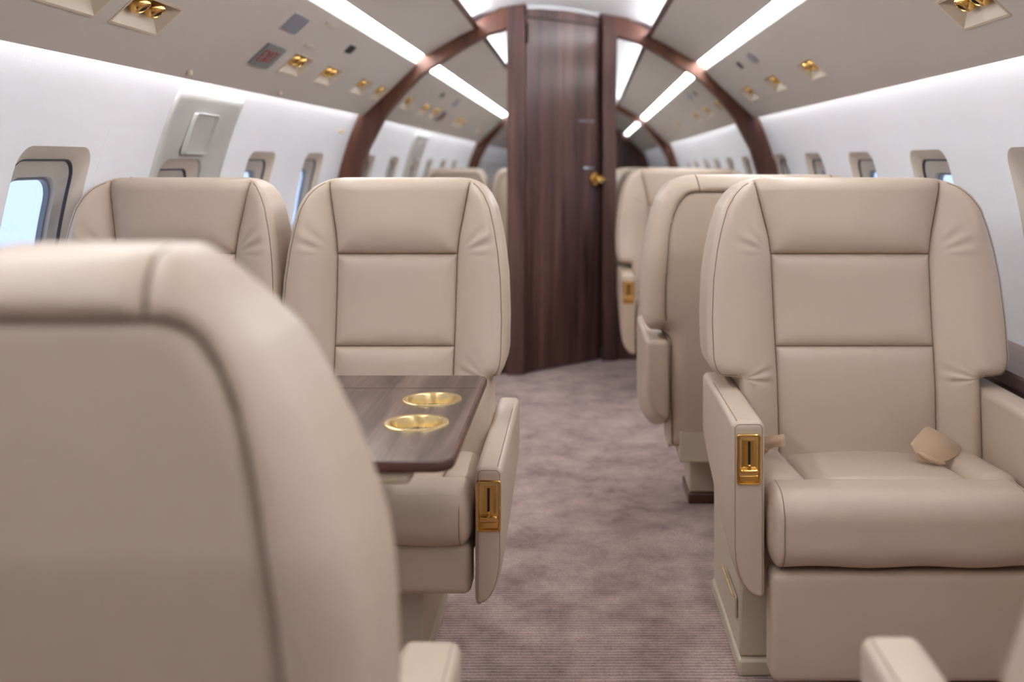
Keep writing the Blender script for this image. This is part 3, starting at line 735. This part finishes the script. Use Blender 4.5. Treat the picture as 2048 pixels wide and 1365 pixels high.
def make_seat(label, W, inner, arms, zt, yf, yr_arm, base, roll, pad, group, cat='chair', belt=False, back_z0=.23, loc=(0,0,0), rz=0, recline=0, zbr=.33, armx=None, sws=1.0, hcs=1.0, drop=0.0):
    root = thing('cabin_seat', label, cat, loc, rz, group)
    if recline or drop:
        before = set(bpy.data.objects)
    make_back(root, W, inner, back_z0, sws, hcs, drop > 0)
    if recline or drop:
        mtx = Matrix.Translation((0, .02, .42-drop)) @ Matrix.Rotation(-recline, 4, 'X') @ Matrix.Translation((0, -.02, -.42))
        for o in set(bpy.data.objects)-before: o.matrix_local = mtx
    for side in arms:
        make_arm(root, side, armx or W-.008, inner+.002, zt, .205, yf, yr_arm, zbr)
    ci = inner-.003; s0 = ci*.64; yroll, zroll, rr = roll
    # seat cushion centre + two side strips + front roll
    top = .405
    cz_ = lambda p, h: (p.x, p.y, p.z + (.012*(1-(p.x/h.x)**2) if p.z > 0 else 0) + (.0)*(p.y/h.y))
    build('seat_cushion', MB().rbox(-s0, s0, yroll+.02, .035, .27, top, .022, 8, lambda p, h: (p.x, p.y, p.z + (.010*(1-(p.x/h.x)**2) - .012*(p.y/h.y) if p.z > 0 else 0))), 'leather', root)
    for sg in (-1, 1):
        a, b = sorted((sg*s0, sg*ci))
        build('cushion_bolster', MB().rbox(a, b, yroll+.02, .03, .27, top+.006, .026, 6, lambda p, h: (p.x, p.y, p.z + (.010*(1-(p.x/h.x)**2) - .012*(p.y/h.y) if p.z > 0 else 0))), 'leather', root)
    hz = rr
    def rf(p, h):
        u_ = p.x/h.x; k = .004*(1-u_**4)
        k2 = .004*math.sin(p.x*31+.4)*max(0, -p.z/h.z)*max(0, -p.y/h.y)
        return (p.x, p.y*(1+k*6*0)+(-k*2 if p.y < 0 else 0), p.z + (k if p.z > 0 else k2))
    re_ = ci
    def rf2(p, h):
        x, y, z = rf(p, h); e_ = h.x-.052
        if abs(x) > e_: x = math.copysign(e_+(abs(x)-e_)*.42, x)
        return (x, y, z)
    rx_ = re_+.052*.58
    build('front_roll', MB().rbox(-rx_, rx_, yroll-hz*.95, yroll+hz*.9, zroll-hz, zroll+hz, .052, 14, rf2), 'leather', root)
    for sg in (-1, 1):
        tb = MB(); pts = []
        for i in range(25):
            a = -PI*.62 + i*PI*1.25/24
            yy = -math.sin(a); 
            cy_, cz2 = yroll, zroll; ang_ = PI/2 + a
            # rounded-square section
            dx, dz = -math.cos(a*1.0), math.sin(a*1.0)
            hx_, hz_ = hz*.95, hz; r_ = .052
            sc = 1/max(abs(dx)/hx_, abs(dz)/hz_) ; px_, pz_ = dx*sc, dz*sc
            qx, qz = max(-(hx_-r_), min(hx_-r_, px_)), max(-(hz_-r_), min(hz_-r_, pz_)); d_ = math.hypot(px_-qx, pz_-qz)
            if d_ > 1e-6: px_, pz_ = qx+(px_-qx)/d_*r_, qz+(pz_-qz)/d_*r_
            pts.append((sg*(re_-.024), yroll-hz*.025+px_*1.028-.002, zroll+pz_*1.028))
        tb.tube(pts, .0009, 6)
        build('roll_seam', tb, 'stitch', root, label='thin dark stitched seam on the front roll')
    py0, pz0, pz1 = pad            # leg-rest
    build('leg_rest', MB().rbox(-ci+.004, ci-.004, py0, py0+.07, pz0, pz1, .016, 10, lambda p, h: (p.x, p.y-(.004*(1-(p.x/h.x)**2)*(1-(p.z/h.z)**2) if p.y < 0 else 0), p.z)), 'leather', root)
    bw, b0, b1, bh = base
    bb = build('pedestal', MB().box(-bw, bw, b0, b1, .035, bh), 'shell', root, bevel=.006)
    build('floor_flange', MB().box(-bw-.004, bw+.004, b0-.012, b1+.004, 0, .035), 'shell', bb, bevel=.006)
    build('under_frame', MB().box(-inner+.03, inner-.03, -.20, .10, .20, .29), 'shell', root, bevel=.004)
    return root
def at(px, k): return CX + (px-1154)*k*1e-3
# the single armchair facing the camera
A_c = make_seat('large cream leather armchair facing the camera, with tan seat belts lying on its cushion',  .338, .262, (-1, 1), .552, -.34, .125,
    (.295, -.22, .17, .27), (-.305, .344, .074), (-.355, .05, .262), 'cream leather cabin seats', armx=.329, loc=(CX+.630, 2.28, 0))
# handle on the pedestal
hd = build('pedestal_handle', MB().rbox(-.303, -.296, -.20, -.05, .105, .150, .003, 3), 'shell', A_c)
build('handle_edge', MB().tube([(-.305, -.198, .152), (-.305, -.052, .152)], .0028), 'brass', hd, label='thin bright metal edge')
# belts
def strap(name, pts, wd, nrm, parent, th=.0022):
    P = [Vector(p) for p in pts]; N_ = [Vector(q).normalized() for q in nrm]; rows = []
    for i, p in enumerate(P):
        t = (P[min(i+1, len(P)-1)]-P[max(i-1, 0)]).normalized(); n_ = (N_[i]-t*N_[i].dot(t)).normalized(); b = t.cross(n_)
        w_ = wd[i]/2
        rows.append([p+b*w_+n_*th/2, p+b*w_*.5+n_*(th/2+.001), p-b*w_*.5+n_*(th/2+.001), p-b*w_+n_*th/2, p-b*w_-n_*th/2, p+b*w_-n_*th/2])
    mb = MB().grid(rows, True); mb.f.append(tuple(range(6))); mb.f.append(tuple(range(len(mb.v)-6, len(mb.v))))
    return build(name, mb, 'strap', parent, angle=50, weld=True)
def interp(pts, m):
    P = np.array(pts, float); t = np.linspace(0, len(P)-1, m); out = []
    for q in t:
        i = int(min(q, len(P)-2)); f = q-i; p0 = P[max(i-1, 0)]; p1 = P[i]; p2 = P[i+1]; p3 = P[min(i+2, len(P)-1)]
        out.append(.5*((2*p1)+(-p0+p2)*f+(2*p0-5*p1+4*p2-p3)*f*f+(-p0+3*p1-3*p2+p3)*f**3))
    return out
def sheet(name, top, bot, label, parent, th=.003, bulge=.006):
    T_ = interp(top, 22); B_2 = interp(bot, 22); rows = []
    for i, (a, b) in enumerate(zip(T_, B_2)):
        a, b = Vector(a), Vector(b); n_ = Vector((0, -1, .35)).normalized(); row = []
        for j in range(9):
            t = j/8; p = a.lerp(b, t)+n_*(bulge*math.sin(PI*t)+.0012*math.sin(t*9+i*.25)); row.append(p)
        rows.append(row+[p-n_*th for p in reversed(row)])
    mb = MB().grid(rows, True); m_ = len(rows[0]); mb.f.append(tuple(range(m_))); mb.f.append(tuple(range(len(mb.v)-m_, len(mb.v))))
    return build(name, mb, 'strap', parent, angle=50, weld=True, label=label)
sb = sheet('seat_belt', [(.083,-.142,.452),(.100,-.130,.465),(.128,-.112,.481),(.150,-.105,.472),(.172,-.095,.460),(.196,-.080,.444),(.222,-.055,.427)],
      [(.092,-.152,.428),(.102,-.158,.421),(.127,-.160,.417),(.148,-.155,.418),(.168,-.142,.420),(.196,-.110,.420),(.224,-.060,.415)], 'tan seat belt lying folded beside the window armrest', A_c)
build('belt_fold', MB().tube([(.094,-.155,.438),(.104,-.163,.434),(.118,-.167,.426),(.136,-.166,.419),(.150,-.160,.416)], [.002,.005,.006,.005,.002], 8), 'strap', sb)
sb2 = sheet('seat_belt', [(-.262,-.07,.440),(-.240,-.10,.452),(-.222,-.125,.463),(-.205,-.14,.470),(-.192,-.142,.473),(-.185,-.13,.470)],
      [(-.262,-.08,.420),(-.240,-.115,.428),(-.222,-.14,.440),(-.206,-.155,.449),(-.192,-.158,.452),(-.184,-.142,.452)], 'end of a tan seat belt beside the aisle armrest', A_c)
build('belt_fold', MB().tube([(-.243,-.10,.405),(-.234,-.118,.425),(-.222,-.135,.441)], [.010,.008,.006], 8), 'strap', sb2)

# the single seats behind it (narrow pedestal)
B_c = make_seat('cream leather seat turned away from the camera, back-to-back with the large armchair',  .338, .262, (-1, 1), .552, -.34, .125,
    (.178, -.30, -.14, .27), (-.305, .344, .074), (-.340, .215, .262), 'cream leather cabin seats', armx=.329, loc=(CX+.524, 2.94, 0), rz=PI)
for o in B_c.children_recursive:
    if o.name.startswith('floor_flange'): o.data.materials[0] = M['wood_edge']
C_c = copy_tree(B_c); C_c.location = (CX+.522, 4.72, 0); C_c.rotation_euler = (0, 0, 0)
def lean(root, a):
    mtx = Matrix.Translation((0, .02, .42)) @ Matrix.Rotation(-a, 4, 'X') @ Matrix.Translation((0, -.02, -.42))
    for o in root.children:
        if o.name.split('.')[0] in ('headrest', 'upper_back_pad', 'lower_back_pad', 'side_bolster', 'back_shell') or o.name.startswith('seam'): o.matrix_local = mtx
C_c['label'] = 'cream leather seat facing the camera beside the door, farthest down the single row'
H_c = copy_tree(A_c); H_c.location = (CX+.631, 0.735, 0); H_c.rotation_euler = (0, 0, PI)
lean(H_c, math.radians(15))
H_c['label'] = 'cream leather seat at the lower right corner with only its armrest end showing'
# paired seats
DW, DI = .256, .216
D_c = make_seat('cream leather aisle seat of the facing pair, behind the table with cup holders', DW, DI, (1,), .471, -.367, .21,
    (.10, -.24, .12, .24), (-.315, .370, .060), (-.345, .215, .315), 'cream leather cabin seats', loc=(CX-.414, 2.28, 0), zbr=.26, armx=.272)
E_c = copy_tree(D_c); E_c.location = (CX-.928, 2.285, 0)
for o in list(E_c.children):
    if o.name.startswith('armrest'):
        for ch in list(o.children): bpy.data.objects.remove(ch)
        bpy.data.objects.remove(o)
make_arm(E_c, -1, DW-.005, DI+.002, .471, .205, -.367, .21, .26)
E_c['label'] = 'cream leather window seat of the facing pair, beside the large left window'
F_c = make_seat('cream leather seat seen from behind, out of focus and close to the camera', .215, .156, (-1,), .471, -.367, .20,
    (.10, -.24, .12, .24), (-.315, .370, .060), (-.345, .215, .315), 'cream leather cabin seats', loc=(CX-.373, .865, 0), rz=PI, zbr=.26, armx=.232, sws=.74, hcs=.60, drop=.024)

# ------------------------------------------------------------------ folding table
tz = .64; tx0, tx1, ty0, ty1 = -1.10, CX-.173, 1.388, 1.953
tb_ = thing('folding_table', 'walnut folding table between the facing pair and the near seat', 'table', ((tx0+tx1)/2, (ty0+ty1)/2, 0))
ox, oy = (tx0+tx1)/2, (ty0+ty1)/2
cups = [(CX-.2535, 1.750), (CX-.2555, 1.592)]; cr = .0475
# top surface with two round holes: cells around each cup
top = MB(); n = 16
xs_c = CX-.2545; c0x, c1x = xs_c-.062, xs_c+.0505
mid = (cups[0][1]+cups[1][1])/2
def cell(cx_, cy_, y0, y1):
    A = sqr(c0x, c1x, y0, y1, n); B = []
    for (a, b) in A:
        th = math.atan2(b-cy_, a-cx_); B.append((cx_+cr*math.cos(th), cy_+cr*math.sin(th)))
    top.grid([[(a-ox, b-oy, tz) for a, b in A], [((a+2*c)/3-ox, (b+2*d)/3-oy, tz) for (a, b), (c, d) in zip(A, B)], [(a-ox, b-oy, tz) for a, b in B]], True)
cell(cups[0][0], cups[0][1], mid, mid+.158); cell(cups[1][0], cups[1][1], mid-.158, mid)
def quad(x0, x1, y0, y1): top.add([(x0-ox, y0-oy, tz), (x1-ox, y0-oy, tz), (x1-ox, y1-oy, tz), (x0-ox, y1-oy, tz)], [(0, 1, 2, 3)])
e_ = .006; cr2 = .022
quad(tx0+e_, c0x, ty0+e_, ty1-e_); quad(c0x, c1x, ty0+e_, mid-.158); quad(c0x, c1x, mid+.158, ty1-e_)
top.add([(c1x-ox, ty0+e_-oy, tz)] + [(tx1-e_-cr2+cr2*math.sin(a)-ox, ty0+e_+cr2-cr2*math.cos(a)-oy, tz) for a in np.linspace(0, PI/2, 7)] + [(tx1-e_-cr2+cr2*math.cos(a)-ox, ty1-e_-cr2+cr2*math.sin(a)-oy, tz) for a in np.linspace(0, PI/2, 7)] + [(c1x-ox, ty1-e_-oy, tz)], [tuple(range(16))])
build('tabletop', top, 'wood_table', tb_, smooth=False, weld=True)
# edge moulding (runs round the outline) + underside
def outl(i):
    r = cr2+e_-i
    a = [(tx0, ty0+i)]; a += [(tx1-i-r+r*math.sin(t), ty0+i+r-r*math.cos(t)) for t in np.linspace(0, PI/2, 7)]
    a += [(tx1-i-r+r*math.cos(t), ty1-i-r+r*math.sin(t)) for t in np.linspace(0, PI/2, 7)] + [(tx0, ty1-i)]
    return a
def oz(L_, z): return [(a-ox, b-oy, z) for a, b in L_]
ed = MB().grid([oz(outl(e_), tz), oz(outl(.002), tz-.001), oz(outl(0), tz-.005), oz(outl(0), tz-.012), oz(outl(.003), tz-.0155), oz(outl(.02), tz-.016)])
build('table_edge', ed, 'wood_edge', tb_, angle=40)
un = oz(outl(.02), tz-.016)
build('underside', MB().add(un, [tuple(range(len(un)))]), 'wood_edge', tb_, smooth=False)
for k, (cx_, cy_) in enumerate(cups):
    c = build('cup_holder', MB().lathe([(cr+.004, 0), (cr+.0035, .0022), (cr+.001, .003), (cr-.0045, .0024), (cr-.0062, .0), (cr-.0070, -.020), (cr-.0075, -.022), (cr-.010, -.0235), (0, -.0235)], 56, Matrix.Translation((cx_-ox, cy_-oy, tz))), 'brass', tb_, angle=35)
    c['label'] = 'round brass cup holder ' + ('nearer the far edge' if k == 0 else 'nearer the front edge')
jt = build('leaf_joint', MB().box(tx0-ox, tx1-.012-ox, 1.838-oy, 1.8395-oy, tz, tz+.0003), 'wood_edge', tb_, smooth=False)
build('support_arm', MB().rbox(tx1-.155-ox, tx1-.060-ox, ty0+.012-oy, ty1-.03-oy, tz-.036, tz-.0165, .008, 6), 'shell', tb_)
